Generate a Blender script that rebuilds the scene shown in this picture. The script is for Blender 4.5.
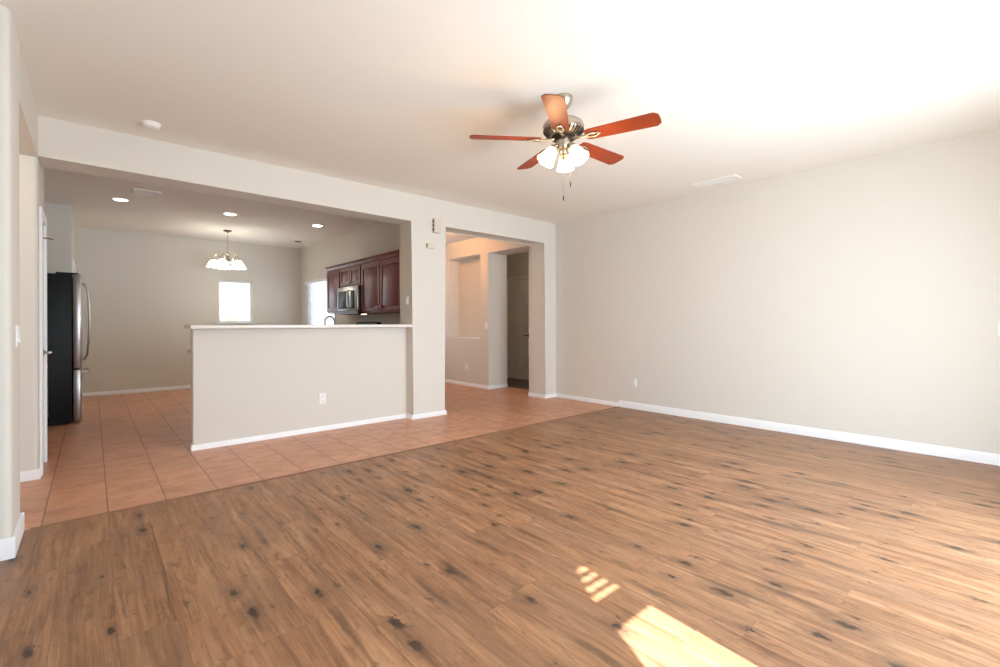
import bpy, bmesh, math, random
from mathutils import Vector, Matrix

for o in list(bpy.data.objects):
    bpy.data.objects.remove(o)
S = bpy.context.scene
COL = S.collection
PI = math.pi

# ------------------------------------------------------------------ camera
FPX, HORIZON, YAW, ROLL, EYE = 461.9, 323.9, math.radians(41.452), math.radians(-.144), 1.18
fwd = Vector((math.sin(YAW), math.cos(YAW), 0))
r0 = Vector((math.cos(YAW), -math.sin(YAW), 0))
u0 = Vector((0, 0, 1))
rv = r0 * math.cos(ROLL) + u0 * math.sin(ROLL)
uv = u0 * math.cos(ROLL) - r0 * math.sin(ROLL)
cd = bpy.data.cameras.new('camera')
cam = bpy.data.objects.new('camera', cd)
COL.objects.link(cam)
cd.sensor_fit = 'HORIZONTAL'
cd.sensor_width = 36
cd.lens = FPX / 1000 * 36
cd.shift_y = -(333.5 - HORIZON) / 1000
cd.clip_start = .02
cam.matrix_world = Matrix(((rv.x, uv.x, -fwd.x, 0), (rv.y, uv.y, -fwd.y, 0), (rv.z, uv.z, -fwd.z, EYE), (0, 0, 0, 1)))
S.camera = cam

# ------------------------------------------------------------------ view, world, sun, daylight, fill lights
S.view_settings.view_transform = 'Standard'
S.view_settings.look = 'None'
S.view_settings.gamma = 1
S.view_settings.exposure = .18
S.view_settings.use_curve_mapping = False
S.cycles.use_denoising = True
S.cycles.diffuse_bounces = 8
S.cycles.max_bounces = 12
S.cycles.sample_clamp_indirect = 6

w = bpy.data.worlds.new('sky')
S.world = w
w.use_nodes = True
nt = w.node_tree
nt.nodes['Background'].inputs[0].default_value = (.80, .90, 1.0, 1)
nt.nodes['Background'].inputs[1].default_value = 2.6

SUN_TAN = .87            # tangent of the sun's height
SUN_DX = .095            # sideways drift per metre of travel
sd = bpy.data.lights.new('sun', 'SUN')
sd.energy = 29
sd.angle = math.radians(.45)
sd.color = (1, .98, .96)
sun = bpy.data.objects.new('sun', sd)
COL.objects.link(sun)
sun.rotation_euler = Vector((SUN_DX, 1, -SUN_TAN)).to_track_quat('-Z', 'Y').to_euler()
sun.location = (1, -6, 6)

def area(name, loc, direction, sx, sy, power, color, spread=180):
    d = bpy.data.lights.new(name, 'AREA')
    d.shape = 'RECTANGLE'
    d.spread = math.radians(spread)
    d.size, d.size_y, d.energy, d.color = sx, sy, power, color
    o = bpy.data.objects.new(name, d)
    COL.objects.link(o)
    o.location = loc
    o.rotation_euler = Vector(direction).to_track_quat('-Z', 'Z').to_euler()
    return o

def lamp(name, loc, power, color, radius=.05):
    d = bpy.data.lights.new(name, 'POINT')
    d.energy, d.color, d.shadow_soft_size = power, color, radius
    o = bpy.data.objects.new(name, d)
    COL.objects.link(o)
    o.location = loc
    return o

area('daylight_patio_door', (3.0, -.82, .98), (-.15, 1, -.02), 2.0, 1.9, 168, (.69, .852, 1.0))
area('fill_back', (1.275, -.82, 1.33), (0, 1, .10), .95, 1.5, 22, (.69, .852, 1.0))  # fill light added behind the camera to brighten the walls facing it
area('fill_left', (-1.5, 1.2, 1.5), (1, 0, 0), 1.6, 1.2, 5, (.70, .84, 1.0))  # weak added fill from the left; that wall has no window
area('daylight_kitchen_window', (3.36, 9.2, 1.56), (-1, 0, 0), 1.4, .9, 9, (.74, .88, 1.0))
area('daylight_nook_window', (2.1, 10.23, 1.6), (0, -1, 0), .55, .78, 5, (.74, .88, 1.0))
lamp('hall_ceiling_lamp', (-1.1, 4.4, 2.3), 9, (1, .86, .70), .15)
lamp('fill_back_hall', (6.3, 5.7, 2.5), 3.2, (1, .86, .70), .12)  # unseen fill added to lift the door in the back hall
ds = bpy.data.lights.new('dining_spot', 'SPOT')
ds.energy, ds.color, ds.spot_size, ds.spot_blend, ds.shadow_soft_size = 45, (1, .46, .18), math.radians(130), .6, .08
dso = bpy.data.objects.new('dining_spot', ds)
COL.objects.link(dso)
dso.location = (4.35, 6.85, 2.74)
dso.rotation_euler = Vector((.9, 0, -.55)).to_track_quat('-Z', 'Y').to_euler()
area('fill_dining', (4.4, 8.15, 1.5), (0, -1, 0), 1.2, 1.2, 6, (.80, .86, 1.0))  # unseen area light standing before the solid dining end wall

# ------------------------------------------------------------------ materials
def lin(c):
    return tuple((x / 12.92 if x <= .04045 else ((x + .055) / 1.055) ** 2.4) for x in [v / 255 for v in c]) + (1,)

def mat(name, rgb, rough=.5, metal=0, bump=0, bscale=200, var=0, vscale=3, emit=None, estr=0, spec=None, coat=0):
    m = bpy.data.materials.new(name)
    m.use_nodes = True
    n, l = m.node_tree.nodes, m.node_tree.links
    b = n['Principled BSDF']
    b.inputs['Base Color'].default_value = lin(rgb)
    b.inputs['Roughness'].default_value = rough
    b.inputs['Metallic'].default_value = metal
    if spec is not None:
        b.inputs['Specular IOR Level'].default_value = spec
    if coat:
        b.inputs['Coat Weight'].default_value = coat
        b.inputs['Coat Roughness'].default_value = .15
    tc = n.new('ShaderNodeTexCoord')
    if var:
        t = n.new('ShaderNodeTexNoise')
        t.inputs['Scale'].default_value = vscale
        t.inputs['Detail'].default_value = 4
        l.new(tc.outputs['Object'], t.inputs['Vector'])
        mx = n.new('ShaderNodeMix')
        mx.data_type = 'RGBA'
        c = lin(rgb)
        mx.inputs[6].default_value = tuple(v * (1 - var) for v in c[:3]) + (1,)
        mx.inputs[7].default_value = tuple(min(1, v * (1 + var)) for v in c[:3]) + (1,)
        l.new(t.outputs['Fac'], mx.inputs[0])
        l.new(mx.outputs[2], b.inputs['Base Color'])
    if bump:
        t2 = n.new('ShaderNodeTexNoise')
        t2.inputs['Scale'].default_value = bscale
        t2.inputs['Detail'].default_value = 2
        l.new(tc.outputs['Object'], t2.inputs['Vector'])
        bp = n.new('ShaderNodeBump')
        bp.inputs['Strength'].default_value = bump
        bp.inputs['Distance'].default_value = .002
        l.new(t2.outputs['Fac'], bp.inputs['Height'])
        l.new(bp.outputs['Normal'], b.inputs['Normal'])
    if emit:
        b.inputs['Emission Color'].default_value = lin(emit)
        b.inputs['Emission Strength'].default_value = estr
    return m

M = {}
M['wall'] = mat('greige_wall_paint', (218, 214, 205), .75, bump=.25, bscale=90, spec=.3)
M['ceiling'] = mat('ceiling_paint', (241, 238, 230), .85, bump=.2, bscale=70, spec=.2)
M['trim'] = mat('white_trim_paint', (240, 241, 243), .4)
M['white'] = mat('white_plastic', (238, 237, 233), .35)
M['almond'] = mat('almond_plastic', (212, 203, 187), .45)
M['slot'] = mat('dark_slot', (70, 58, 46), .7)
M['door'] = mat('white_door_paint', (232, 230, 225), .45)
M['cherry'] = mat('cherry_cabinet_wood', (112, 30, 20), .34, var=.18, vscale=6, spec=.34)
M['fanwood'] = mat('reddish_blade_wood', (136, 58, 30), .45, spec=.3, var=.15, vscale=9)
M['nickel'] = mat('brushed_nickel', (196, 186, 170), .28, 1)
M['darknickel'] = mat('dark_metal', (74, 68, 60), .35, 1)
M['steel'] = mat('stainless_steel', (178, 176, 174), .30, 1)
M['black'] = mat('black_appliance', (15, 20, 19), .45, spec=.25)
M['blackglass'] = mat('black_glass', (12, 18, 16), .4, spec=.15)
M['bar'] = mat('white_laminate', (236, 232, 226), .35)
M['counter'] = mat('speckled_counter', (196, 184, 168), .3, var=.25, vscale=120)
M['blind'] = mat('blind_slat', (222, 226, 232), .5)
def slat_mat():
    m = mat('blind_slat_translucent', (236, 240, 245), .5)
    n, l = m.node_tree.nodes, m.node_tree.links
    t = n.new('ShaderNodeBsdfTranslucent')
    t.inputs['Color'].default_value = lin((236, 240, 246))
    mx = n.new('ShaderNodeMixShader')
    mx.inputs[0].default_value = .5
    l.new(n['Principled BSDF'].outputs[0], mx.inputs[1])
    l.new(t.outputs[0], mx.inputs[2])
    l.new(mx.outputs[0], n['Material Output'].inputs['Surface'])
    return m
M['slat'] = slat_mat()
M['brass'] = mat('brass', (170, 120, 60), .35, 1)
M['carpet'] = mat('hall_floor', (112, 102, 94), .8, var=.2, vscale=20)
M['shade'] = mat('lit_frosted_glass', (255, 240, 214), .4, emit=(255, 222, 170), estr=3.2)
M['shade_cool'] = mat('lit_frosted_glass_cool', (250, 248, 240), .4, emit=(255, 246, 230), estr=6)
M['bulb'] = mat('lit_bulb', (255, 245, 225), .4, emit=(255, 238, 210), estr=25)
M['canled'] = mat('lit_lens', (255, 250, 240), .4, emit=(255, 248, 236), estr=14)
M['stucco'] = mat('neighbour_stucco', (240, 234, 226), .9, bump=.3, bscale=40)
M['rooftile'] = mat('neighbour_roof_tiles', (132, 88, 70), .85, var=.2, vscale=8)
M['ground'] = mat('yard_ground', (190, 176, 156), .95, var=.15, vscale=2)
M['concrete'] = mat('patio_concrete', (180, 176, 168), .9, var=.1, vscale=2)

def glass_mat():
    m = bpy.data.materials.new('window_glass')
    m.use_nodes = True
    n, l = m.node_tree.nodes, m.node_tree.links
    n.remove(n['Principled BSDF'])
    t = n.new('ShaderNodeBsdfTransparent')
    g = n.new('ShaderNodeBsdfGlossy')
    g.inputs['Roughness'].default_value = .02
    lw = n.new('ShaderNodeLayerWeight')
    pw = n.new('ShaderNodeMath')
    pw.operation = 'POWER'
    l.new(lw.outputs['Facing'], pw.inputs[0])
    pw.inputs[1].default_value = 4
    f = n.new('ShaderNodeMath')
    f.operation = 'MULTIPLY_ADD'
    l.new(pw.outputs[0], f.inputs[0])
    f.inputs[1].default_value = .5
    f.inputs[2].default_value = .03
    mx = n.new('ShaderNodeMixShader')
    l.new(f.outputs[0], mx.inputs[0])
    l.new(t.outputs[0], mx.inputs[1])
    l.new(g.outputs[0], mx.inputs[2])
    l.new(mx.outputs[0], n['Material Output'].inputs['Surface'])
    return m
M['glass'] = glass_mat()

class G:                                   # tiny node-graph helper
    def __init__(s, name):
        s.m = bpy.data.materials.new(name)
        s.m.use_nodes = True
        s.n, s.l = s.m.node_tree.nodes, s.m.node_tree.links
        s.b = s.n['Principled BSDF']
    def put(s, sock, v):
        if hasattr(v, 'links'):
            s.l.new(v, sock)
        else:
            sock.default_value = v
    def math(s, op, a, b=0, c=None):
        k = s.n.new('ShaderNodeMath')
        k.operation = op
        s.put(k.inputs[0], a)
        s.put(k.inputs[1], b)
        if c is not None:
            s.put(k.inputs[2], c)
        return k.outputs[0]
    def xyz(s, x, y, z):
        k = s.n.new('ShaderNodeCombineXYZ')
        for i, v in enumerate((x, y, z)):
            s.put(k.inputs[i], v)
        return k.outputs[0]
    def noise(s, vec, scale=1, detail=3, rough=.5, dist=0):
        k = s.n.new('ShaderNodeTexNoise')
        s.l.new(vec, k.inputs['Vector'])
        k.inputs['Scale'].default_value = scale
        k.inputs['Detail'].default_value = detail
        k.inputs['Roughness'].default_value = rough
        k.inputs['Distortion'].default_value = dist
        return k.outputs['Fac']
    def white(s, vec):
        k = s.n.new('ShaderNodeTexWhiteNoise')
        k.noise_dimensions = '3D'
        s.l.new(vec, k.inputs['Vector'])
        return k.outputs['Value']
    def voro(s, vec, scale=1, rnd=1):
        k = s.n.new('ShaderNodeTexVoronoi')
        k.voronoi_dimensions = '2D'
        s.l.new(vec, k.inputs['Vector'])
        k.inputs['Scale'].default_value = scale
        k.inputs['Randomness'].default_value = rnd
        return k.outputs['Distance'], k.outputs['Color']
    def mix(s, f, a, b, blend='MIX'):
        k = s.n.new('ShaderNodeMix')
        k.data_type = 'RGBA'
        k.blend_type = blend
        s.put(k.inputs[0], f)
        s.put(k.inputs[6], a)
        s.put(k.inputs[7], b)
        return k.outputs[2]
    def ramp(s, f, stops):
        k = s.n.new('ShaderNodeValToRGB')
        e = k.color_ramp.elements
        while len(e) < len(stops):
            e.new(.5)
        for i, (p, c) in enumerate(stops):
            e[i].position = p
            e[i].color = c if len(c) == 4 else lin(c)
        s.put(k.inputs[0], f)
        return k.outputs[0]
    def smooth(s, v, lo, hi):
        k = s.n.new('ShaderNodeMapRange')
        k.interpolation_type = 'SMOOTHSTEP'
        s.put(k.inputs['Value'], v)
        k.inputs['From Min'].default_value = lo
        k.inputs['From Max'].default_value = hi
        return k.outputs['Result']
    def coords(s):
        t = s.n.new('ShaderNodeTexCoord')
        p = s.n.new('ShaderNodeSeparateXYZ')
        s.l.new(t.outputs['Object'], p.inputs[0])
        return p.outputs[0], p.outputs[1], p.outputs[2]

def wood_floor():
    g = G('knotty_plank_floor')
    X, Y, Z = g.coords()
    PW, PL = .19, 1.22
    col = g.math('FLOOR', g.math('DIVIDE', g.math('ADD', X, 10), PW))
    off = g.math('MULTIPLY', g.white(g.xyz(col, 3.1, 0)), PL)
    yy = g.math('ADD', Y, off)
    row = g.math('FLOOR', g.math('DIVIDE', g.math('ADD', yy, 20), PL))
    tone = g.white(g.xyz(col, row, 1.7))
    seed = g.math('MULTIPLY', g.white(g.xyz(col, row, 8.3)), 40)
    # long grain, slightly waved
    wav = g.noise(g.xyz(g.math('MULTIPLY', X, 5), g.math('MULTIPLY', Y, 1.4), seed), 1, 2)
    xw = g.math('ADD', X, g.math('MULTIPLY', wav, .055))
    fine = g.noise(g.xyz(g.math('MULTIPLY', xw, 90), g.math('MULTIPLY', Y, 2.6), seed), 1, 4, .6)
    broad = g.noise(g.xyz(g.math('MULTIPLY', xw, 19), g.math('MULTIPLY', Y, 1.3), seed), 1, 4, .6, .5)
    blot = g.noise(g.xyz(g.math('MULTIPLY', X, 5), g.math('MULTIPLY', Y, 1.6), seed), 1, 3)
    c = g.ramp(g.math('ADD', g.math('MULTIPLY', broad, .70), g.math('MULTIPLY', fine, .45)),
               [(.28, (82, 54, 38)), (.44, (128, 90, 63)), (.56, (154, 112, 80)), (.66, (168, 126, 92)), (.80, (190, 151, 116))])
    mott = g.noise(g.xyz(g.math('MULTIPLY', xw, 30), g.math('MULTIPLY', Y, 9), seed), 1, 6, .68, .6)
    c = g.mix(g.math('MULTIPLY', g.smooth(mott, .48, .72), .62), c, lin((98, 71, 51)))
    pale = g.noise(g.xyz(g.math('MULTIPLY', xw, 22), g.math('MULTIPLY', Y, 1.9), g.math('ADD', seed, 9)), 1, 4, .6, .8)
    c = g.mix(g.math('MULTIPLY', g.smooth(pale, .56, .76), .45), c, lin((196, 162, 124)))
    c = g.mix(g.math('MULTIPLY', g.smooth(blot, .42, .68), .35), c, lin((122, 96, 78)))
    c = g.mix(1.0, c, g.ramp(tone, [(0, (.92, .91, .90, 1)), (.5, (1, .99, .98, 1)), (1, (1.06, 1.05, 1.03, 1))]), 'MULTIPLY')
    # knots: small dark ovals drawn out along the plank, and a few long cracks
    jx = g.math('ADD', X, g.math('MULTIPLY', g.noise(g.xyz(g.math('MULTIPLY', X, 46), g.math('MULTIPLY', Y, 26), seed), 1, 3), .045))
    jy = g.math('ADD', Y, g.math('MULTIPLY', g.noise(g.xyz(g.math('MULTIPLY', X, 40), g.math('MULTIPLY', Y, 30), 5.0), 1, 3), .09))
    d, vc = g.voro(g.xyz(g.math('MULTIPLY', jx, 7.6), g.math('MULTIPLY', jy, 3.2), 0), 1, 1)
    sep = g.n.new('ShaderNodeSeparateColor')
    g.l.new(vc, sep.inputs[0])
    size = g.math('MULTIPLY', g.math('POWER', sep.outputs[0], 2.0), .22)
    kn = g.math('SUBTRACT', 1, g.smooth(g.math('DIVIDE', d, g.math('ADD', size, .02)), .25, 1.0))
    halo = g.math('SUBTRACT', 1, g.smooth(g.math('DIVIDE', d, g.math('ADD', size, .02)), .8, 2.6))
    keep = g.math('GREATER_THAN', sep.outputs[1], .30)
    c = g.mix(g.math('MULTIPLY', g.math('MULTIPLY', halo, keep), .5), c, lin((98, 72, 54)))
    c = g.mix(g.math('MULTIPLY', g.math('MULTIPLY', kn, keep), .86), c, lin((48, 38, 32)))
    d2, vc2 = g.voro(g.xyz(g.math('MULTIPLY', xw, 8.5), g.math('MULTIPLY', Y, .95), 4.0), 1, 1)
    sep2 = g.n.new('ShaderNodeSeparateColor')
    g.l.new(vc2, sep2.inputs[0])
    cr = g.math('SUBTRACT', 1, g.smooth(d2, .05, .24))
    c = g.mix(g.math('MULTIPLY', g.math('MULTIPLY', cr, g.math('GREATER_THAN', sep2.outputs[1], .62)), .6), c, lin((78, 58, 44)))
    # seams
    fx = g.math('FRACT', g.math('DIVIDE', g.math('ADD', X, 10), PW))
    ex = g.math('MULTIPLY', g.math('MINIMUM', fx, g.math('SUBTRACT', 1, fx)), PW)
    fy = g.math('FRACT', g.math('DIVIDE', g.math('ADD', yy, 20), PL))
    ey = g.math('MULTIPLY', g.math('MINIMUM', fy, g.math('SUBTRACT', 1, fy)), PL)
    seam = g.math('SUBTRACT', 1, g.smooth(g.math('MINIMUM', ex, ey), .0006, .0022))
    c = g.mix(g.math('MULTIPLY', seam, .22), c, lin((80, 58, 42)))
    g.l.new(c, g.b.inputs['Base Color'])
    g.put(g.b.inputs['Roughness'], g.math('ADD', .34, g.math('MULTIPLY', fine, .16)))
    g.b.inputs['Specular IOR Level'].default_value = .5
    bp = g.n.new('ShaderNodeBump')
    bp.inputs['Strength'].default_value = .12
    bp.inputs['Distance'].default_value = .002
    g.put(bp.inputs['Height'], g.math('SUBTRACT', fine, g.math('MULTIPLY', seam, 1.5)))
    g.l.new(bp.outputs[0], g.b.inputs['Normal'])
    return g.m
M['woodfloor'] = wood_floor()

def tile_floor():
    g = G('terracotta_tile_floor')
    X, Y, Z = g.coords()
    T = .30
    gx = g.math('DIVIDE', g.math('ADD', X, .226 + 12), T)
    gy = g.math('DIVIDE', g.math('ADD', Y, -3.50 + 12), T * 1.5)
    fx, fy = g.math('FRACT', gx), g.math('FRACT', gy)
    ex = g.math('MULTIPLY', g.math('MINIMUM', fx, g.math('SUBTRACT', 1, fx)), T)
    ey = g.math('MULTIPLY', g.math('MINIMUM', fy, g.math('SUBTRACT', 1, fy)), T * 1.5)
    tone = g.white(g.xyz(g.math('FLOOR', gx), g.math('FLOOR', gy), 2))
    seed = g.math('MULTIPLY', tone, 30)
    n1 = g.noise(g.xyz(g.math('MULTIPLY', X, 6), g.math('MULTIPLY', Y, 9), seed), 1, 5, .6, .3)
    n2 = g.noise(g.xyz(g.math('MULTIPLY', X, 30), g.math('MULTIPLY', Y, 42), seed), 1, 3)
    c = g.ramp(g.math('ADD', g.math('MULTIPLY', n1, .75), g.math('MULTIPLY', n2, .25)),
               [(.32, (178, 124, 95)), (.5, (200, 146, 114)), (.68, (214, 164, 135))])
    c = g.mix(1.0, c, g.ramp(tone, [(0, (.93, .92, .92, 1)), (1, (1.06, 1.05, 1.04, 1))]), 'MULTIPLY')
    sx = g.math('SUBTRACT', 1, g.smooth(ex, .0018, .0042))
    sy = g.math('SUBTRACT', 1, g.smooth(ey, .0012, .0036))
    c = g.mix(g.math('MULTIPLY', sx, .85), c, lin((92, 58, 44)))
    c = g.mix(g.math('MULTIPLY', sy, .05), c, lin((120, 74, 56)))
    g.l.new(c, g.b.inputs['Base Color'])
    g.put(g.b.inputs['Roughness'], g.math('ADD', .28, g.math('MULTIPLY', n2, .16)))
    bp = g.n.new('ShaderNodeBump')
    bp.inputs['Strength'].default_value = .25
    bp.inputs['Distance'].default_value = .003
    g.put(bp.inputs['Height'], g.math('SUBTRACT', g.math('MULTIPLY', n2, .3), sx))
    g.l.new(bp.outputs[0], g.b.inputs['Normal'])
    return g.m
M['tile'] = tile_floor()

# ------------------------------------------------------------------ mesh helpers
class MB:
    def __init__(s):
        s.bm = bmesh.new()
    def box(s, x0, y0, z0, x1, y1, z1, bev=0):
        vs = [s.bm.verts.new(p) for p in ((x0, y0, z0), (x1, y0, z0), (x1, y1, z0), (x0, y1, z0),
                                          (x0, y0, z1), (x1, y0, z1), (x1, y1, z1), (x0, y1, z1))]
        fs = [s.bm.faces.new([vs[i] for i in f]) for f in ((3, 2, 1, 0), (4, 5, 6, 7), (0, 1, 5, 4), (1, 2, 6, 5), (2, 3, 7, 6), (3, 0, 4, 7))]
        if bev:
            es = list({e for f in fs for e in f.edges})
            bmesh.ops.bevel(s.bm, geom=es, offset=bev, segments=2, profile=.5, affect='EDGES', clamp_overlap=True)
        return s
    def prism(s, pts, axis, a, b):
        """polygon pts swept along axis ('x','y','z') from a to b; pts are the two other coordinates in xyz order"""
        def P(p, v):
            return {'x': (v, p[0], p[1]), 'y': (p[0], v, p[1]), 'z': (p[0], p[1], v)}[axis]
        A = [s.bm.verts.new(P(p, a)) for p in pts]
        B = [s.bm.verts.new(P(p, b)) for p in pts]
        n = len(pts)
        s.bm.faces.new(A)
        s.bm.faces.new(B[::-1])
        for i in range(n):
            s.bm.faces.new((A[i], B[i], B[(i + 1) % n], A[(i + 1) % n]))
        return s
    def lathe(s, prof, c=(0, 0, 0), n=28, mtx=None, wave=0, wn=0):
        rings = []
        for r, z in prof:
            ring = []
            for i in range(n):
                a = 2 * PI * i / n
                rr = max(r, .0004)
                p = Vector((rr * math.cos(a), rr * math.sin(a), z))
                if mtx:
                    p = mtx @ p
                ring.append(s.bm.verts.new(p + Vector(c)))
            rings.append(ring)
        for a, b in zip(rings, rings[1:]):
            for i in range(n):
                s.bm.faces.new((a[i], a[(i + 1) % n], b[(i + 1) % n], b[i]))
        s.bm.faces.new(rings[0][::-1])
        s.bm.faces.new(rings[-1])
        return s
    def tube(s, pts, r, n=10, closed=False):
        pts = [Vector(p) for p in pts]
        rr = r if isinstance(r, (list, tuple)) else [r] * len(pts)
        rings = []
        up = None
        N = len(pts)
        for k, p in enumerate(pts):
            if closed:
                t = (pts[(k + 1) % N] - pts[k - 1]).normalized()
            else:
                t = (pts[min(k + 1, N - 1)] - pts[max(k - 1, 0)]).normalized()
            if up is None:
                up = Vector((0, 0, 1)) if abs(t.z) < .9 else Vector((1, 0, 0))
            a = t.cross(up).normalized()
            b = a.cross(t).normalized()
            up = b
            rings.append([s.bm.verts.new(p + (a * math.cos(2 * PI * i / n) + b * math.sin(2 * PI * i / n)) * rr[k]) for i in range(n)])
        for a, b in zip(rings, rings[1:] + ([rings[0]] if closed else [])):
            for i in range(n):
                s.bm.faces.new((a[i], b[i], b[(i + 1) % n], a[(i + 1) % n]))
        if not closed:
            s.bm.faces.new(rings[0])
            s.bm.faces.new(rings[-1][::-1])
        return s
    def build(s, name, m, parent=None, bevel=0, angle=35):
        bmesh.ops.recalc_face_normals(s.bm, faces=s.bm.faces)
        me = bpy.data.meshes.new(name)
        s.bm.to_mesh(me)
        s.bm.free()
        me.materials.append(M[m] if isinstance(m, str) else m)
        for p in me.polygons:
            p.use_smooth = True
        me.set_sharp_from_angle(angle=math.radians(angle))
        o = bpy.data.objects.new(name, me)
        COL.objects.link(o)
        if parent:
            o.parent = parent
        if bevel:
            b = o.modifiers.new('bevel', 'BEVEL')
            b.width, b.segments, b.limit_method, b.angle_limit = bevel, 2, 'ANGLE', math.radians(50)
            b.harden_normals = False
        return o

def tag(o, label, cat, group=None):
    o['label'], o['category'] = label, cat
    if group:
        o['group'] = group
    return o

def thing(name, label, cat, loc=(0, 0, 0), rz=0, group=None):
    o = bpy.data.objects.new(name, None)
    o.empty_display_size = .1
    COL.objects.link(o)
    o.location = loc
    o.rotation_euler = (0, 0, rz)
    return tag(o, label, cat, group)

def struct(name, mb, m, parent=None, bevel=0):
    o = mb.build(name, m, parent, bevel)
    o['kind'] = 'structure'
    return o

def copy_tree(o, parent=None):
    c = o.copy()
    COL.objects.link(c)
    if parent:
        c.parent = parent
    for ch in list(o.children):
        copy_tree(ch, c)
    return c

# ------------------------------------------------------------------ the room
ZC, ZH = 2.79, 2.466            # ceiling, head of the openings
XR, YW = 5.617, 5.0             # right wall, wall with the openings
YB = -.9                        # wall behind the camera
XL = -1.6                       # outer left wall
YK = 10.22                      # kitchen end wall
YT = 3.797                      # where planks meet tile

struct('floor_wood', MB().box(XL, YB, -.06, XR, YT, 0), 'woodfloor')
struct('floor_tile', MB().box(XL, YT, -.06, 5.85, YK, 0), 'tile')
struct('floor_hall', MB().box(5.85, 4.9, -.06, 7.0, 8.3, 0), 'carpet')
struct('trim_threshold', MB().prism([(YT - .016, 0), (YT - .010, .005), (YT + .010, .005), (YT + .016, 0)], 'x', -.27, XR), mat('threshold_strip', (134, 100, 74), .5))
struct('ceiling', MB().box(XL, YB, ZC, 7.0, YK, ZC + .1), 'ceiling')

# wall with the two wide openings, cut as one outline, soft plaster corners
def opening_wall():
    mb = MB()
    out = [(-.44, ZC), (-.44, ZH), (2.97, ZH), (2.97, 0), (3.46, 0), (3.46, ZH), (5.364, ZH), (5.364, 0), (XR, 0), (XR, ZC)]
    mb.prism(out, 'y', YW, YW + .30)
    mb.bm.edges.ensure_lookup_table()
    es = []
    for e in mb.bm.edges:
        a, b = e.verts[0].co, e.verts[1].co
        if abs(a.y - b.y) > 1e-4:
            continue
        def rim(x, z):
            return abs(a.z - z) < 1e-4
        vert = abs(a.x - b.x) < 1e-4 and -.2 < a.x < 5.5
        hor = abs(a.z - ZH) < 1e-4 and abs(b.z - ZH) < 1e-4
        if vert or hor:
            es.append(e)
    bmesh.ops.bevel(mb.bm, geom=es, offset=.012, segments=3, profile=.5, affect='EDGES')
    return mb
struct('wall_far', opening_wall(), 'wall')
struct('wall_right', MB().box(XR, YB, 0, XR + .12, YW + .3, ZC), 'wall')
# left side: stub wall, low header of the side hall, corner beyond it
def rounded(x0, y0, x1, y1, r, corners):
    pts = []
    for (cx, cy, a0, key) in ((x1, y0, -90, 'se'), (x1, y1, 0, 'ne'), (x0, y1, 90, 'nw'), (x0, y0, 180, 'sw')):
        if key in corners:
            sx, sy = (-1 if cx == x1 else 1), (-1 if cy == y1 else 1)
            for k in range(6):
                a = math.radians(a0 + 90 * k / 5)
                pts.append((cx + sx * r + r * math.cos(a), cy + sy * r + r * math.sin(a)))
        else:
            pts.append((cx, cy))
    return pts
struct('wall_stub', MB().prism(rounded(XL, 3.40, -.308, 3.80, .03, ('se', 'ne')), 'z', 0, ZC), 'wall')
struct('wall_hall_header', MB().box(-.45, 3.80, ZH, -.308, 5.0, ZC), 'wall')
struct('wall_hall_end', MB().prism(rounded(XL, 5.0, -.31, 5.14, .03, ('se',)), 'z', 0, ZC), 'wall')
struct('wall_left', MB().box(XL - .12, YB, 0, XL, YK, ZC), 'wall')
# pantry wall with its door hole, recess for the refrigerator
struct('wall_pantry', MB().box(-.44, 5.14, 0, -.31, 5.16, ZC).box(-.44, 5.16, 2.04, -.31, 5.55, ZC).box(-.44, 5.55, 0, -.31, 5.60, ZC).box(-1.0, 5.60, 0, -.31, 5.66, ZC), 'wall')
struct('wall_recess', MB().box(-1.06, 5.66, 0, -1.0, 8.50, ZC), 'wall')
struct('wall_recess_return', MB().box(-1.06, 8.50, 0, -.205, 8.62, ZC).box(-.33, 8.62, 0, -.205, YK, ZC), 'wall')

# kitchen end wall and its right wall, both with a window
def wall_with_hole(x0, x1, y0, y1, z0, z1, hole, along):
    mb = MB()
    h0, h1, hz0, hz1 = hole
    if along == 'x':
        mb.box(x0, y0, z0, h0, y1, z1).box(h1, y0, z0, x1, y1, z1).box(h0, y0, z0, h1, y1, hz0).box(h0, y0, hz1, h1, y1, z1)
    else:
        mb.box(x0, y0, z0, x1, h0, z1).box(x0, h1, z0, x1, y1, z1).box(x0, h0, z0, x1, h1, hz0).box(x0, h0, hz1, x1, h1, z1)
    return mb
struct('wall_kitchen_end', wall_with_hole(XL, 3.47, YK, YK + .13, 0, ZC, (1.82, 2.415, 1.22, 2.035), 'x'), 'wall')
struct('wall_kitchen_right', wall_with_hole(3.35, 3.46, YW + .3, YK, 0, ZC, (8.40, 9.80, 1.10, 2.02), 'y'), 'wall')
struct('wall_dining_end', MB().box(3.46, 8.2, 0, 5.375, 8.32, ZC), 'wall')
# dining wall: doorway, display niche
dw = MB()
dw.box(5.375, YW + .3, 0, 5.83, 5.37, ZC).box(5.375, 5.37, ZH, 5.83, 6.40, ZC)
dw.box(5.375, 6.40, 0, 5.83, 6.63, ZC).box(5.375, 6.63, 0, 5.83, 7.655, .91).box(5.375, 6.63, 2.475, 5.83, 7.655, ZC)
dw.box(5.66, 6.63, .91, 5.83, 7.655, 2.475).box(5.375, 7.655, 0, 5.83, 8.32, ZC)
struct('wall_dining', dw, 'wall')
struct('wall_hall', MB().box(6.8, 4.9, 0, 6.95, 6.70, ZC).box(6.8, 7.46, 0, 6.95, 8.4, ZC).box(6.8, 6.70, 2.118, 6.95, 7.46, ZC).box(6.85, 6.70, 0, 6.95, 7.46, 2.118).box(5.83, 8.2, 0, 6.8, 8.3, ZC).box(5.75, 4.9, 0, 6.8, 5.0, ZC), 'wall')
struct('niche_sill_highlight', MB().box(5.367, 6.632, .905, 5.66, 7.653, .918), 'trim')  # white strip stands in for light catching the niche's front edge
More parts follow.
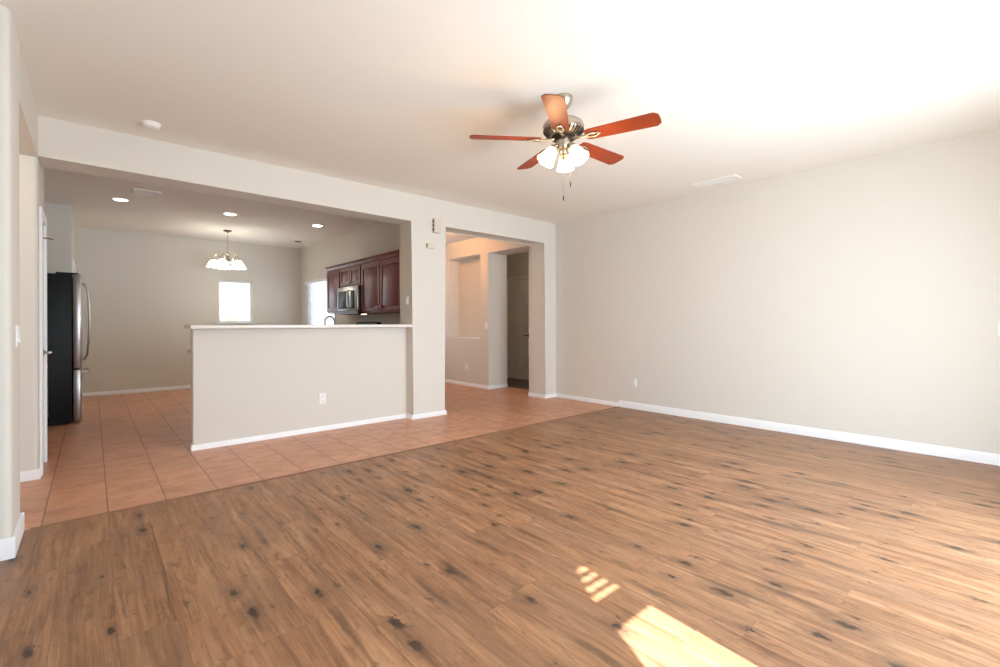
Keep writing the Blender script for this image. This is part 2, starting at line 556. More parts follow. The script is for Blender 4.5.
# half wall under the bar top
struct('wall_pony', MB().prism(rounded(.705, 5.147, 2.975, 5.27, .015, ('sw', 'nw')), 'z', 0, 1.137), 'wall')

# wall behind the camera: patio door, and an added board cut to shape a slanted wedge of sun
struct('wall_back', MB().box(XL, YB - .12, 0, .80, YB, ZC).box(.80, YB - .12, 0, 1.75, YB, .55).box(.80, YB - .12, 2.12, 1.75, YB, ZC)
       .box(1.75, YB - .12, 0, 2.20, YB, ZC).box(2.20, YB - .12, 2.12, 4.30, YB, ZC).box(4.30, YB - .12, 0, XR, YB, ZC), 'wall')
def on_mask(xf, yf):
    t = yf - YB
    return (xf - SUN_DX * t, t * SUN_TAN)
def lx(y):
    return 1.742 + (y - 1.43) * .725
RXP = on_mask(1.79, 1.43)[0]
sh = MB()
q0, q1 = on_mask(lx(1.435), 1.435), on_mask(lx(-.20), -.20)
y0s, y1s = YB - .012, YB - .004
sh.prism([(.80, .55), (q1[0], .55), q1, q0, (q0[0], 2.12), (.80, 2.12)], 'y', y0s, y1s)
sh.box(RXP, y0s, .55, 1.75, y1s, 2.12)
for ya, yb in ((1.435, 1.55), (1.362, 1.388), (1.300, 1.328), (1.240, 1.266), (1.045, 1.208)):
    za, zb = on_mask(0, ya)[1], on_mask(0, yb)[1]
    sh.box(1.0, y0s, za, RXP + .01, y1s, min(zb, 2.12))
struct('sun_mask', sh, 'blind')  # unseen opaque board, its wedge and slits cut to form the sun patch
d1 = MB()
for a, b in ((2.20, 2.26), (3.21, 3.29), (4.24, 4.30)):
    d1.box(a, YB - .09, 0, b, YB - .03, 2.12)
d1.box(2.26, YB - .09, 0, 4.24, YB - .03, .06).box(2.26, YB - .09, 2.06, 4.24, YB - .03, 2.12)
pd = struct('door_3', d1, 'trim')
g_ = MB().box(2.26, YB - .065, .06, 3.21, YB - .06, 2.06).box(3.29, YB - .065, .06, 4.24, YB - .06, 2.06).build('glass', 'glass', pd)
g_['kind'] = 'structure'
struct('patio_slab', MB().box(-3, -9, -.12, 10, YB - .12, -.03), 'concrete')
struct('sun_blocker', MB().box(1.72, -4.2, 2.50, 6.4, YB - .12, 2.62), 'stucco')  # unseen slab added to keep direct sun off the patio door
struct('yard_ground', MB().box(-14, YK + .13, -.14, 24, 30, -.04).box(3.5, 8.4, -.14, 24, YK + .13, -.04), 'ground')

# ------------------------------------------------------------------ baseboards
def base_run(name, runs, h=.06, t=.012, m='trim'):
    """runs: (x0,y0,x1,y1, side) - a run along x or y; side is the direction the board stands out"""
    mb = MB()
    for x0, y0, x1, y1, sd_ in runs:
        if abs(y0 - y1) < 1e-6:                              # along x
            s_ = sd_
            mb.prism([(y0, 0), (y0 + s_ * t, 0), (y0 + s_ * t, h * .72), (y0 + s_ * t * .45, h * .94), (y0 + s_ * t * .3, h), (y0, h)], 'x', x0, x1)
        else:
            mb.prism([(x0, 0), (x0 + sd_ * t, 0), (x0 + sd_ * t, h * .72), (x0 + sd_ * t * .45, h * .94), (x0 + sd_ * t * .3, h), (x0, h)], 'y', y0, y1)
    return struct(name, mb, m)
base_run('baseboard_right', [(XR, YB, XR, 3.80, -1)], .092, .016)
base_run('baseboard_right_tile', [(XR, 3.80, XR, YW, -1)], .058)
base_run('baseboard_far', [(2.958, YW, 3.472, YW, -1), (5.352, YW, XR, YW, -1), (2.97, YW, 2.97, 5.147, -1), (3.46, YW, 3.46, 5.30, 1), (5.364, YW, 5.364, 5.37, -1)], .058)
base_run('baseboard_pony', [(.693, 5.147, 2.97, 5.147, -1), (.705, 5.147, .705, 5.27, -1)], .052)
base_run('baseboard_dining', [(5.375, 6.40, 5.375, 8.2, -1), (5.363, 6.40, 5.83, 6.40, -1), (3.46, 8.2, 5.375, 8.2, -1), (3.46, 5.3, 3.46, 8.2, 1)], .062)
base_run('baseboard_kitchen', [(-.205, YK, 3.35, YK, -1), (-.205, 8.62, -.205, YK, 1)], .062)
base_run('baseboard_stub', [(-1.6, 3.40, -.294, 3.40, -1), (-.308, 3.40, -.308, 3.80, 1), (-1.6, 3.80, -.294, 3.80, 1)], .105, .014)
base_run('baseboard_hall', [(-1.6, 5.0, -.298, 5.0, -1), (-.31, 5.0, -.31, 5.09, 1), (-.31, 5.62, -.31, 5.66, 1)], .075)

# ------------------------------------------------------------------ windows, doors of the house
def window(name, x0, x1, y0, y1, z0, z1, along, bar=None):
    mb = MB()
    f = .035
    def B(a0, a1, c0, c1):
        if along == 'x':
            mb.box(a0, y0, c0, a1, y1, c1)
        else:
            mb.box(x0, a0, c0, x1, a1, c1)
    a0, a1 = (x0, x1) if along == 'x' else (y0, y1)
    B(a0, a0 + f, z0, z1)
    B(a1 - f, a1, z0, z1)
    B(a0 + f, a1 - f, z0, z0 + f)
    B(a0 + f, a1 - f, z1 - f, z1)
    if bar:
        B(*bar)
    fr = struct(name, mb, 'trim')
    g = MB()
    if along == 'x':
        ym = (y0 + y1) / 2
        g.box(x0 + f, ym - .003, z0 + f, x1 - f, ym + .003, z1 - f)
    else:
        xm = (x0 + x1) / 2
        g.box(xm - .003, y0 + f, z0 + f, xm + .003, y1 - f, z1 - f)
    p = g.build('glass', 'glass', fr)
    p['kind'] = 'structure'
    return fr
window('window_1', 1.82, 2.415, YK + .05, YK + .10, 1.22, 2.035, 'x', (1.855, 2.38, 1.62, 1.633))
window('window_2', 3.40, 3.45, 8.40, 9.80, 1.10, 2.02, 'y', (9.08, 9.12, 1.10, 2.02))
struct('trim_window_sill', MB().box(1.77, YK - .03, 1.195, 2.43, YK + .06, 1.22), 'trim', bevel=.004)

def panel_leaf(mb, w, h, t, rows, cols=2, st=.11, rail=.11):
    """six-panel style leaf in the xz plane, front at y=0, thickness t towards +y"""
    mb.box(0, .006, 0, w, t, h)
    pw = (w - st * (cols + 1)) / cols
    for i in range(cols + 1):
        x = i * (pw + st)
        mb.box(x, 0, 0, x + st, .006, h)
    z = 0
    zs = []
    for k, (rl, ph) in enumerate(rows):
        for i in range(cols):
            x = st + i * (pw + st)
            mb.box(x, 0, z, x + pw, .006, z + rl)
            zs.append((x, z + rl, ph))
        z += rl + ph
    for i in range(cols):
        x = st + i * (pw + st)
        mb.box(x, 0, z, x + pw, .006, h)
    for x, z, ph in zs:
        a, b = .014, .03
        mb.bm.verts.ensure_lookup_table()
        lo = [(x + a, .006, z + a), (x + pw - a, .006, z + a), (x + pw - a, .006, z + ph - a), (x + a, .006, z + ph - a)]
        hi = [(x + b, .001, z + b), (x + pw - b, .001, z + b), (x + pw - b, .001, z + ph - b), (x + b, .001, z + ph - b)]
        L = [mb.bm.verts.new(p) for p in lo]
        H_ = [mb.bm.verts.new(p) for p in hi]
        mb.bm.faces.new(H_)
        for i in range(4):
            mb.bm.faces.new((L[i], L[(i + 1) % 4], H_[(i + 1) % 4], H_[i]))
    return mb
def lever(parent, m, x, z, side, y=0):
    """door lever: rose on the leaf, handle turned towards side"""
    a = MB().lathe([(.0, 0), (.030, 0), (.030, .006), (.024, .012), (.011, .014), (.011, .05), (.0, .05)], n=18,
                   mtx=Matrix.Rotation(PI / 2, 3, 'X'), c=(x, y, z))
    a.tube([(x, y - .048, z), (x + side * .03, y - .050, z + .002), (x + side * .08, y - .048, z + .001), (x + side * .12, y - .040, z - .004)], [.010, .010, .009, .007], 8)
    return a.build('door_lever', m, parent)
# hall door, seen through the doorway (leaf faces -x)
dh = panel_leaf(MB(), .72, 2.10, .035, [(.22, .62), (.13, .62), (.11, .26)]).build('door_2', 'door')
dh['kind'] = 'structure'
dh.location = (6.80, 7.44, .012)
dh.rotation_euler = (0, 0, -PI / 2)
lever(dh, 'darknickel', .65, .925, -1)
cs = MB().box(6.785, 7.44, 0, 6.80, 7.50, 2.18).box(6.785, 6.66, 0, 6.80, 6.72, 2.18).box(6.785, 6.72, 2.12, 6.80, 7.44, 2.18)
struct('trim_hall_casing', cs, 'door', bevel=.004)
# pantry door on the left, edge on (leaf faces +x)
dp = panel_leaf(MB(), .40, 2.02, .035, [(.20, .60), (.12, .58), (.10, .24)], 1, .09).build('door_1', 'door')
dp['kind'] = 'structure'
dp.location = (-.315, 5.155, .012)
dp.rotation_euler = (0, 0, PI / 2)
lever(dp, 'nickel', .345, .935, -1)
hb = MB()
for z in (.20, 1.0, 1.84):
    hb.lathe([(0, 0), (.007, 0), (.007, .09), (0, .09)], c=(.004, -.009, z), n=10).box(.0, -.004, z, .035, .0, z + .09)
hb.build('hinge', 'nickel', dp)
MB().tube([(.01, -.01, 1.862), (.03, -.05, 1.864), (.05, -.08, 1.862)], .005, 8).build('hinge_stop', 'brass', dp)
cs = MB().box(-.31, 5.085, 0, -.292, 5.155, 2.11).box(-.31, 5.555, 0, -.292, 5.625, 2.11).box(-.31, 5.155, 2.035, -.292, 5.555, 2.11)
struct('trim_pantry_casing', cs, 'trim', bevel=.004)
# door casing seen edge on beyond the refrigerator
struct('trim_nook_casing', MB().box(-.205, 8.75, 0, -.185, 8.83, 2.10).box(-.205, 9.65, 0, -.185, 9.73, 2.10).box(-.205, 8.83, 2.02, -.185, 9.65, 2.10), 'trim', bevel=.004)

# ------------------------------------------------------------------ bar top, kitchen
bt = MB().box(.668, 4.99, 1.142, 2.966, 5.37, 1.176, .006).build('bar_top', 'bar')
tag(bt, 'long white bar countertop capping the half wall of the kitchen', 'countertop')

def cab_door(w, h, cathedral=False):
    """cabinet door in the xz plane with raised centre panel; front towards -y"""
    mb = MB()
    t, st = .020, .058
    mb.box(0, 0, 0, st, t, h).box(w - st, 0, 0, w, t, h).box(st, 0, 0, w - st, t, st).box(st, 0, h - st, w - st, t, h)
    mb.box(st, .010, st, w - st, t, h - st)
    a, b = st + .006, st + .034
    if w - 2 * b > .02:
        lo = [(a, .010, a), (w - a, .010, a), (w - a, .010, h - a), (a, .010, h - a)]
        hi = [(b, .002, b), (w - b, .002, b), (w - b, .002, h - b), (b, .002, h - b)]
        L = [mb.bm.verts.new(p) for p in lo]
        H_ = [mb.bm.verts.new(p) for p in hi]
        mb.bm.faces.new(H_)
        for i in range(4):
            mb.bm.faces.new((L[i], L[(i + 1) % 4], H_[(i + 1) % 4], H_[i]))
    return mb
def knob(parent, x, z, y=0):
    return MB().lathe([(0, 0), (.007, 0), (.007, .010), (.015, .016), (.016, .022), (.010, .028), (0, .029)], n=14,
                      mtx=Matrix.Rotation(PI / 2, 3, 'X'), c=(x, y, z)).build('knob', 'nickel', parent)
def cabinet(name, label, yA, yB, z0, z1, doors, depth=.33, group=None, xw=3.35, crown=False, toe=False, face=-1):
    """cabinet against the wall at x = xw, front facing -x (or +x); local x runs along the front"""
    W = yB - yA
    loc, rz = ((xw - depth, yB, z0), -PI / 2) if face < 0 else ((xw + depth, yA, z0), PI / 2)
    t = thing(name, label, 'cabinet', loc, rz, group)
    H_ = z1 - z0
    b = MB()
    zt = .10 if toe else 0
    b.box(0, 0, zt, W, depth - .003, H_)
    if toe:
        b.box(.0, .06, 0, W, depth - .003, .10)
    b.build('body', 'cherry', t, .002)
    for (x, dz, w, h, kx, kz) in doors:
        d = cab_door(w, h).build('door', 'cherry', t, .003)
        d.location = (x, -.021, dz)
        if kx is not None:
            knob(d, kx, kz)
    if crown:
        MB().prism([(-.004, H_ - .055), (-.012, H_ - .05), (-.020, H_ - .02), (-.040, H_), (-.040, H_ + .012), (.02, H_ + .012), (.02, H_ - .055)], 'x', 0, W).build('crown_molding', 'cherry', t)
    return t
UP = 'cherry wall cabinets in the kitchen'
ZT = 2.135
cabinet('wall_cabinet', 'narrow cherry wall cabinet with one door, beside the blinds window', 7.31, 7.876, 1.37, ZT, [(.02, .025, .526, .655, None, None)], group=UP, crown=True)
cabinet('wall_cabinet', 'short cherry wall cabinet with two small doors above the microwave', 6.535, 7.309, 1.765, ZT,
        [(.02, .02, .362, .285, .335, .045), (.392, .02, .362, .285, .027, .045)], group=UP, crown=True)
cabinet('wall_cabinet', 'tall cherry wall cabinet with two wide doors between microwave and column', 5.32, 6.534, 1.34, ZT,
        [(.02, .025, .577, .685, .545, .05), (.615, .025, .577, .685, .032, .05)], group=UP, crown=True)

# microwave under the short cabinet
mw = thing('microwave', 'stainless steel microwave with black glass door hung under the short cherry cabinet', 'microwave', (2.955, 7.30, 1.335), -PI / 2)
MB().box(0, .03, 0, .757, .39, .425, .003).build('body', 'black', mw)
MB().box(0, 0, .055, .757, .03, .425, .004).build('front_panel', 'steel', mw)
MB().box(.045, -.003, .085, .44, .002, .36, .001).build('window', 'blackglass', mw)
MB().box(.52, -.003, .085, .655, .002, .36, .001).build('control_panel', 'blackglass', mw)
MB().tube([(.48, 0, .09), (.48, -.035, .105), (.48, -.042, .14), (.48, -.042, .32), (.48, -.035, .35), (.48, 0, .365)], .011, 10).build('handle', 'steel', mw)
v = MB().box(0, .004, 0, .757, .03, .053)
for k in range(3):
    v.box(.03, .001, .010 + k * .014, .727, .005, .016 + k * .014)
v.build('vent_grille', 'darknickel', mw)
MB().box(.58, .14, -.006, .64, .20, .0).build('work_light', mat('microwave_lamp', (255, 244, 220), .4, emit=(255, 240, 214), estr=6), mw)

# range below, only its back panel rises above the bar
rg = thing('kitchen_range', 'stainless range whose dark back panel just shows above the white bar', 'range', (2.70, 7.30, 0), -PI / 2)
MB().box(0, .03, .09, .757, .62, .90, .003).box(.02, .08, 0, .737, .6, .09).build('body', 'steel', rg)
MB().box(.01, 0, .24, .747, .03, .80, .004).build('oven_door', 'blackglass', rg)
MB().tube([(.06, 0, .74), (.06, -.045, .745), (.10, -.05, .745), (.657, -.05, .745), (.697, -.045, .745), (.697, 0, .74)], .011, 10).build('oven_handle', 'steel', rg)
MB().box(0, 0, .90, .757, .62, .92, .004).build('cooktop', 'blackglass', rg)
MB().prism([(.56, .92), (.575, 1.20), (.60, 1.215), (.64, 1.205), (.64, .92)], 'x', 0, .757).build('back_panel', 'black', rg)
for k in range(4):
    MB().lathe([(0, 0), (.022, 0), (.018, .02), (0, .022)], n=14, mtx=Matrix.Rotation(PI / 2, 3, 'X'), c=(.10 + k * .186, .005, .86)).build('control_knob', 'darknickel', rg)

# base cabinets and worktop along the right wall, under the sink window
def base_cab(label, yA, yB, n):
    W = yB - yA
    dw_ = (W - .02 * (n + 1)) / n
    t = cabinet('base_cabinet', label, yA, yB, 0, .88, [(.02 + i * (dw_ + .02), .12, dw_, .58, (.03 if i % 2 else dw_ - .03), .53) for i in range(n)], .60, 'cherry base cabinets', toe=True)
    for i in range(n):
        d = MB().box(0, 0, 0, dw_, .02, .13, .003).build('drawer', 'cherry', t)
        d.location = (.02 + i * (dw_ + .02), -.021, .72)
        knob(d, dw_ / 2, .065)
    return t
base_cab('cherry base cabinet under the kitchen worktop below the blinds window', 7.305, 8.50, 2)
base_cab('cherry base cabinet under the worktop at the far end by the blinds window', 8.505, 9.70, 2)
base_cab('cherry base cabinet in the corner beside the column and range', 5.302, 6.535, 2)
wt = MB().box(2.72, 7.303, .88, 3.348, 8.02, .92, .006).box(2.72, 8.02, .88, 2.86, 8.62, .92).box(3.20, 8.02, .88, 3.348, 8.62, .92).box(2.72, 8.62, .88, 3.348, 9.70, .92, .006)
wt.box(2.86, 8.02, .882, 3.20, 8.62, .890)
tag(wt.build('kitchen_worktop', 'counter'), 'speckled kitchen worktop with sunken sink below the blinds window', 'countertop')
tag(MB().box(2.72, 5.302, .88, 3.348, 6.533, .92, .006).build('kitchen_worktop', 'counter'), 'speckled kitchen worktop in the corner under the tall cherry cabinet', 'countertop')
# kitchen side of the half wall: base cabinets with a worktop that peeks out at the left
pc = thing('peninsula_cabinet', 'cherry base cabinet on the kitchen side of the half wall', 'cabinet', (.95, 5.275, 0))
MB().box(0, 0, .10, 1.40, .58, .87).box(0, 0, 0, 1.40, .52, .10).build('body', 'cherry', pc, .002)
for i in range(3):
    d = cab_door(.44, .70).build('door', 'cherry', pc, .003)
    d.rotation_euler = (0, 0, PI)
    d.location = (.46 + i * .463, .601, .13)
    knob(d, .40, .63)
tag(MB().box(.76, 5.272, .873, 2.36, 5.905, .915, .008).build('peninsula_worktop', 'bar'), 'low white worktop whose end peeks out left of the half wall', 'countertop')

# gooseneck faucet standing on the worktop under the window
fc = thing('kitchen_faucet', 'tall gooseneck kitchen faucet standing in front of the blinds window', 'faucet', (3.265, 8.19, .92))
MB().lathe([(0, 0), (.028, 0), (.028, .01), (.018, .03), (.016, .09), (0, .09)], n=16).build('base', 'steel', fc)
MB().tube([(0, 0, .05), (0, 0, .28)] + [(-.085 + .085 * math.cos(a), 0, .30 + .10 * math.sin(a)) for a in [PI * k / 10 for k in range(11)]] + [(-.17, 0, .25)], [.013] * 13 + [.015], 10).build('spout', 'steel', fc)
MB().tube([(0, -.016, .07), (0, -.05, .085), (0, -.095, .12)], [.008, .007, .006], 8).build('lever', 'steel', fc)

# blinds in front of the right kitchen window
wb = thing('window_blind', 'white horizontal blinds covering the window beside the cherry cabinets', 'blinds', (3.325, 8.30, 0))
MB().box(-.03, 0, 2.0, .022, 1.55, 2.055, .004).build('head_rail', 'trim', wb)
sl = MB()
nsl = 24
for k in range(nsl):
    z = 1.975 - k * .0375
    a = math.radians(-9)
    c_, s_ = math.cos(a) * .024, math.sin(a) * .024
    n_ = Vector((-math.sin(a), 0, math.cos(a))) * .0012
    pr = [(-c_, z - s_), (c_, z + s_), (c_ + n_.x, z + s_ + .0024), (n_.x * .6, z + .0045), (-c_ + n_.x, z - s_ + .0024)]
    A = [sl.bm.verts.new((p[0], .01, p[1])) for p in pr]
    B_ = [sl.bm.verts.new((p[0], 1.54, p[1])) for p in pr]
    sl.bm.faces.new(A)
    sl.bm.faces.new(B_[::-1])
    for i in range(5):
        sl.bm.faces.new((A[i], B_[i], B_[(i + 1) % 5], A[(i + 1) % 5]))
sl.build('slats', 'slat', wb, angle=20)
MB().box(-.02, .01, 1.06, .02, 1.54, 1.08, .003).build('bottom_rail', 'trim', wb)
for y in (.12, .775, 1.43):
    cd_ = MB().box(-.026, y, 1.07, -.0245, y + .006, 2.0).box(.0245, y, 1.07, .026, y + .006, 2.0)
    cd_.build('ladder_tape', 'blind', wb)

# refrigerator in its recess
fr = thing('refrigerator', 'french door refrigerator with black sides and stainless doors beside the pantry door', 'refrigerator', (-.92, 7.50, 0))
MB().box(0, 0, .045, .74, .91, 1.785, .006).build('body', 'black', fr)
MB().box(.05, .03, 0, .72, .88, .05).build('toe_grille', 'black', fr)
for y_ in (.02, .81):
    MB().box(.60, y_, 1.785, .80, y_ + .08, 1.805, .004).build('hinge_cover', 'black', fr)
for y0, y1, hy in ((0, .452, .405), (.458, .91, .505)):
    d = MB().box(.748, y0, .66, .822, y1, 1.79, .012).build('door', 'steel', fr)
    MB().tube([(.822, hy, .74), (.845, hy, .745), (.872, hy, .80), (.888, hy, .98), (.893, hy, 1.22), (.888, hy, 1.46), (.872, hy, 1.64), (.845, hy, 1.70), (.822, hy, 1.705)], .012, 10).build('handle', 'steel', d)
d = MB().box(.748, 0, .035, .822, .91, .645, .012).build('freezer_drawer', 'steel', fr)
MB().tube([(.822, .10, .585), (.865, .10, .59), (.882, .13, .592), (.886, .455, .594), (.882, .78, .592), (.865, .81, .59), (.822, .81, .585)], .012, 10).build('handle', 'steel', d)

# dark cabinet between pantry and refrigerator
pcab = cabinet('pantry_cabinet', 'dark cherry base cabinet with a knob squeezed beside the black refrigerator side', 6.76, 7.49, 0, .88,
               [(.02, .12, .69, .72, .05, .62)], .60, None, -1.0, False, True, 1)

# ------------------------------------------------------------------ ceiling fan
FC = (2.515, 2.161)
ZB = 2.487
fan = thing('ceiling_fan', 'brushed nickel ceiling fan with five reddish wood blades and lit glass shades', 'ceiling fan', (FC[0], FC[1], ZB))
z_ = lambda z: z - ZB
MB().lathe([(.0, z_(ZC)), (.068, z_(ZC)), (.070, z_(ZC - .012)), (.064, z_(ZC - .035)), (.046, z_(ZC - .065)), (.030, z_(ZC - .085)), (.020, z_(ZC - .095)), (0, z_(ZC - .095))], n=32).build('canopy', 'nickel', fan)
MB().lathe([(0, z_(2.60)), (.013, z_(2.60)), (.013, z_(2.72)), (0, z_(2.72))], n=14).build('downrod', 'darknickel', fan)
MB().lathe([(0, z_(2.665)), (.028, z_(2.665)), (.034, z_(2.640)), (.070, z_(2.630)), (.112, z_(2.618)), (.138, z_(2.600)), (.146, z_(2.582)), (.146, z_(2.562)), (.140, z_(2.556)),
            (.141, z_(2.548)), (.128, z_(2.530)), (.104, z_(2.514)), (.080, z_(2.506)), (0, z_(2.506))], n=40).build('motor_housing', 'nickel', fan)
ridge = MB()
for k in range(30):
    a = 2 * PI * k / 30
    ridge.tube([(.143 * math.cos(a), .143 * math.sin(a), z_(2.548)), (.122 * math.cos(a), .122 * math.sin(a), z_(2.523)), (.098 * math.cos(a), .098 * math.sin(a), z_(2.510))], .0045, 6)
ridge.build('motor_vent', 'darknickel', fan)
MB().lathe([(0, z_(2.510)), (.085, z_(2.510)), (.085, z_(2.492)), (.060, z_(2.484)), (0, z_(2.484))], n=32).build('flywheel', 'darknickel', fan)
MB().lathe([(0, z_(2.490)), (.047, z_(2.490)), (.048, z_(2.470)), (.047, z_(2.428)), (.040, z_(2.418)), (0, z_(2.418))], n=28).build('switch_housing', 'nickel', fan)
PITCH = math.radians(12)
for k in range(5):
    th = math.radians(-.6 + 72 * k)
    e = MB()
    # blade outline, local x out along the blade
    out = [(.165, -.050), (.200, -.060), (.42, -.066), (.636, -.072), (.664, -.046), (.667, -.020), (.667, .020), (.664, .046), (.636, .072), (.42, .066), (.200, .060), (.165, .050)]
    e.prism(out, 'z', -.003, .003)
    b = e.build('blade', 'fanwood', fan, .0015)
    rot = Matrix.Rotation(th, 4, 'Z') @ Matrix.Rotation(-PITCH, 4, 'X')
    b.matrix_local = rot
    # blade iron: neck and open oval loop screwed to the blade
    loop = [(.215 + .045 * math.cos(a), .019 * math.sin(a), -.009) for a in [2 * PI * i / 18 for i in range(18)]]
    ir = MB().tube(loop, .0065, 8, True)
    ir.tube([(.070, 0, .006), (.105, .004, -.002), (.140, -.004, -.010), (.172, 0, -.009)], [.011, .010, .009, .008], 8)
    ir.tube([(.250, 0, -.008), (.275, 0, -.007)], .008, 8)
    for q in (-.03, .03):
        ir.tube([(.205, 0, -.008), (.205 + .0, q, -.006)], .005, 6)
    ir.build('blade_iron', 'nickel', b)
# light kit: three bell shades
bell = [(.024, 0), (.032, -.008), (.040, -.025), (.046, -.048), (.052, -.072), (.058, -.094), (.066, -.112), (.062, -.112), (.054, -.092), (.048, -.070), (.042, -.046), (.036, -.024), (.022, -.006)]
for k, ang in enumerate((35, 155, -82)):
    a = math.radians(ang)
    tilt = math.radians(34)
    R_ = Matrix.Rotation(a, 3, 'Z') @ Matrix.Rotation(-tilt, 3, 'Y')
    org = Vector((.072 * math.cos(a), .072 * math.sin(a), z_(2.421)))
    MB().tube([(.030 * math.cos(a), .030 * math.sin(a), z_(2.441)), (.055 * math.cos(a), .055 * math.sin(a), z_(2.441)), tuple(org)], .010, 8).lathe(
        [(0, .020), (.016, .020), (.028, .006), (.029, -.014), (0, -.014)], c=org, mtx=R_, n=18).build('shade_holder', 'nickel', fan)
    sb = MB()
    rings = []
    for r, z in bell:
        rings.append([sb.bm.verts.new(R_ @ Vector((r * math.cos(2 * PI * i / 28), r * math.sin(2 * PI * i / 28), z - .008)) + org) for i in range(28)])
    for p, q in zip(rings, rings[1:]):
        for i in range(28):
            sb.bm.faces.new((p[i], p[(i + 1) % 28], q[(i + 1) % 28], q[i]))
    shd = sb.build('lamp_shade', 'shade', fan)
    blb = MB().lathe([(0, -.02), (.012, -.025), (.014, -.040), (.022, -.055), (.023, -.070), (.016, -.086), (0, -.092)], c=org, mtx=R_, n=16).build('bulb', 'bulb', shd)
    tip = R_ @ Vector((0, 0, -.135)) + org + Vector((FC[0], FC[1], ZB))
    lamp('fan_bulb_light', tip, 9, (1, .63, .31), .045)
MB().lathe([(0, z_(2.420)), (.030, z_(2.420)), (.032, z_(2.405)), (.022, z_(2.385)), (.026, z_(2.372)), (.014, z_(2.352)), (0, z_(2.346))], n=20).build('finial', 'nickel', fan)
for (dx, dy, zb) in ((-.005, -.003, 2.052), (.040, -.030, 2.155)):
    MB().tube([(dx, dy, z_(2.40)), (dx, dy, z_(zb + .035))], .0008, 6).lathe([(0, z_(zb + .038)), (.004, z_(zb + .034)), (.0045, z_(zb + .006)), (.002, z_(zb)), (0, z_(zb))], c=(dx, dy, 0), n=8).build('pull_chain', 'darknickel', fan)

# ------------------------------------------------------------------ chandelier
CH = (1.74, 9.0)
ch = thing('chandelier', 'small nickel chandelier with five lit glass bell shades in front of the end wall', 'chandelier', (CH[0], CH[1], 2.16))
zz = lambda z: (z - 2.16) if z > 2.4 else z - 2.10
MB().lathe([(0, zz(ZC)), (.065, zz(ZC)), (.066, zz(ZC - .008)), (.050, zz(ZC - .022)), (.014, zz(ZC - .030)), (.010, zz(ZC - .045)), (0, zz(ZC - .045))], n=24).build('canopy', 'darknickel', ch)
cn = MB()
for k in range(10):
    z0 = zz(2.735) - k * .034
    ring = [((.010 * math.cos(a) if k % 2 else 0), (0 if k % 2 else .010 * math.cos(a)), z0 - .020 + .023 * math.sin(a)) for a in [2 * PI * i / 10 for i in range(10)]]
    cn.tube(ring, .003, 6, True)
cn.build('chain', 'nickel', ch)
MB().lathe([(0, zz(2.36)), (.010, zz(2.36)), (.014, zz(2.33)), (.030, zz(2.315)), (.018, zz(2.29)), (.024, zz(2.25)), (.045, zz(2.21)), (.040, zz(2.17)), (.020, zz(2.14)), (.012, zz(2.12)), (.018, zz(2.105)), (0, zz(2.09))], n=22).build('column', 'nickel', ch)
for k in range(5):
    a = math.radians(20 + 72 * k)
    c_, s_ = math.cos(a), math.sin(a)
    pr = [(.02, 2.20), (.06, 2.17), (.10, 2.20), (.12, 2.27), (.145, 2.315), (.185, 2.30), (.205, 2.25), (.205, 2.225)]
    arm = MB().tube([(r * c_, r * s_, zz(z)) for r, z in pr], .008, 8)
    arm.lathe([(0, zz(2.235)), (.018, zz(2.235)), (.026, zz(2.215)), (.026, zz(2.200)), (0, zz(2.200))], c=(.205 * c_, .205 * s_, 0), n=14)
    am = arm.build('arm', 'nickel', ch)
    sb = MB()
    rings = []
    for r, z in [(.026, 2.212), (.050, 2.198), (.072, 2.168), (.088, 2.130), (.104, 2.092), (.098, 2.094), (.082, 2.132), (.066, 2.165), (.044, 2.192), (.022, 2.206)]:
        wv = .006 if r > .075 else 0
        rings.append([sb.bm.verts.new((.205 * c_ + r * math.cos(2 * PI * i / 32), .205 * s_ + r * math.sin(2 * PI * i / 32), zz(z) + wv * math.sin(8 * 2 * PI * i / 32))) for i in range(32)])
    for p, q in zip(rings, rings[1:]):
        for i in range(32):
            sb.bm.faces.new((p[i], p[(i + 1) % 32], q[(i + 1) % 32], q[i]))
    sb.build('lamp_shade', 'shade_cool', am)
lamp('chandelier_light', (CH[0], CH[1], 2.06), 4.5, (1, .93, .82), .22)

# ------------------------------------------------------------------ ceiling fittings
def recessed(x, y, label):
    t = thing('recessed_light', label, 'recessed light', (x, y, ZC), 0, 'recessed lights in the kitchen ceiling')
    ring = MB()
    prof = [(.098, 0), (.098, -.006), (.090, -.009), (.075, -.006), (.072, 0)]
    rings = [[ring.bm.verts.new((r * math.cos(2 * PI * i / 32), r * math.sin(2 * PI * i / 32), z)) for i in range(32)] for r, z in prof]
    for p, q in zip(rings, rings[1:]):
        for i in range(32):
            ring.bm.faces.new((p[i], p[(i + 1) % 32], q[(i + 1) % 32], q[i]))
    ring.build('trim_ring', 'white', t)
    MB().lathe([(0, -.001), (.074, -.001), (.070, -.006), (0, -.010)], n=28).build('lens', 'canled', t)
    d = bpy.data.lights.new('can_spot', 'SPOT')
    d.energy, d.color, d.spot_size, d.spot_blend, d.shadow_soft_size = 7.5, (1, .96, .90), math.radians(130), .8, .07
    o = bpy.data.objects.new('can_spot', d)
    COL.objects.link(o)
    o.location = (x, y, ZC - .02)
    return t
recessed(.277, 7.67, 'lit recessed ceiling light beside the square air vent, nearest the refrigerator')
recessed(1.509, 7.64, 'lit recessed ceiling light above and in front of the chandelier')
recessed(2.755, 7.61, 'lit recessed ceiling light nearest the cherry wall cabinets')

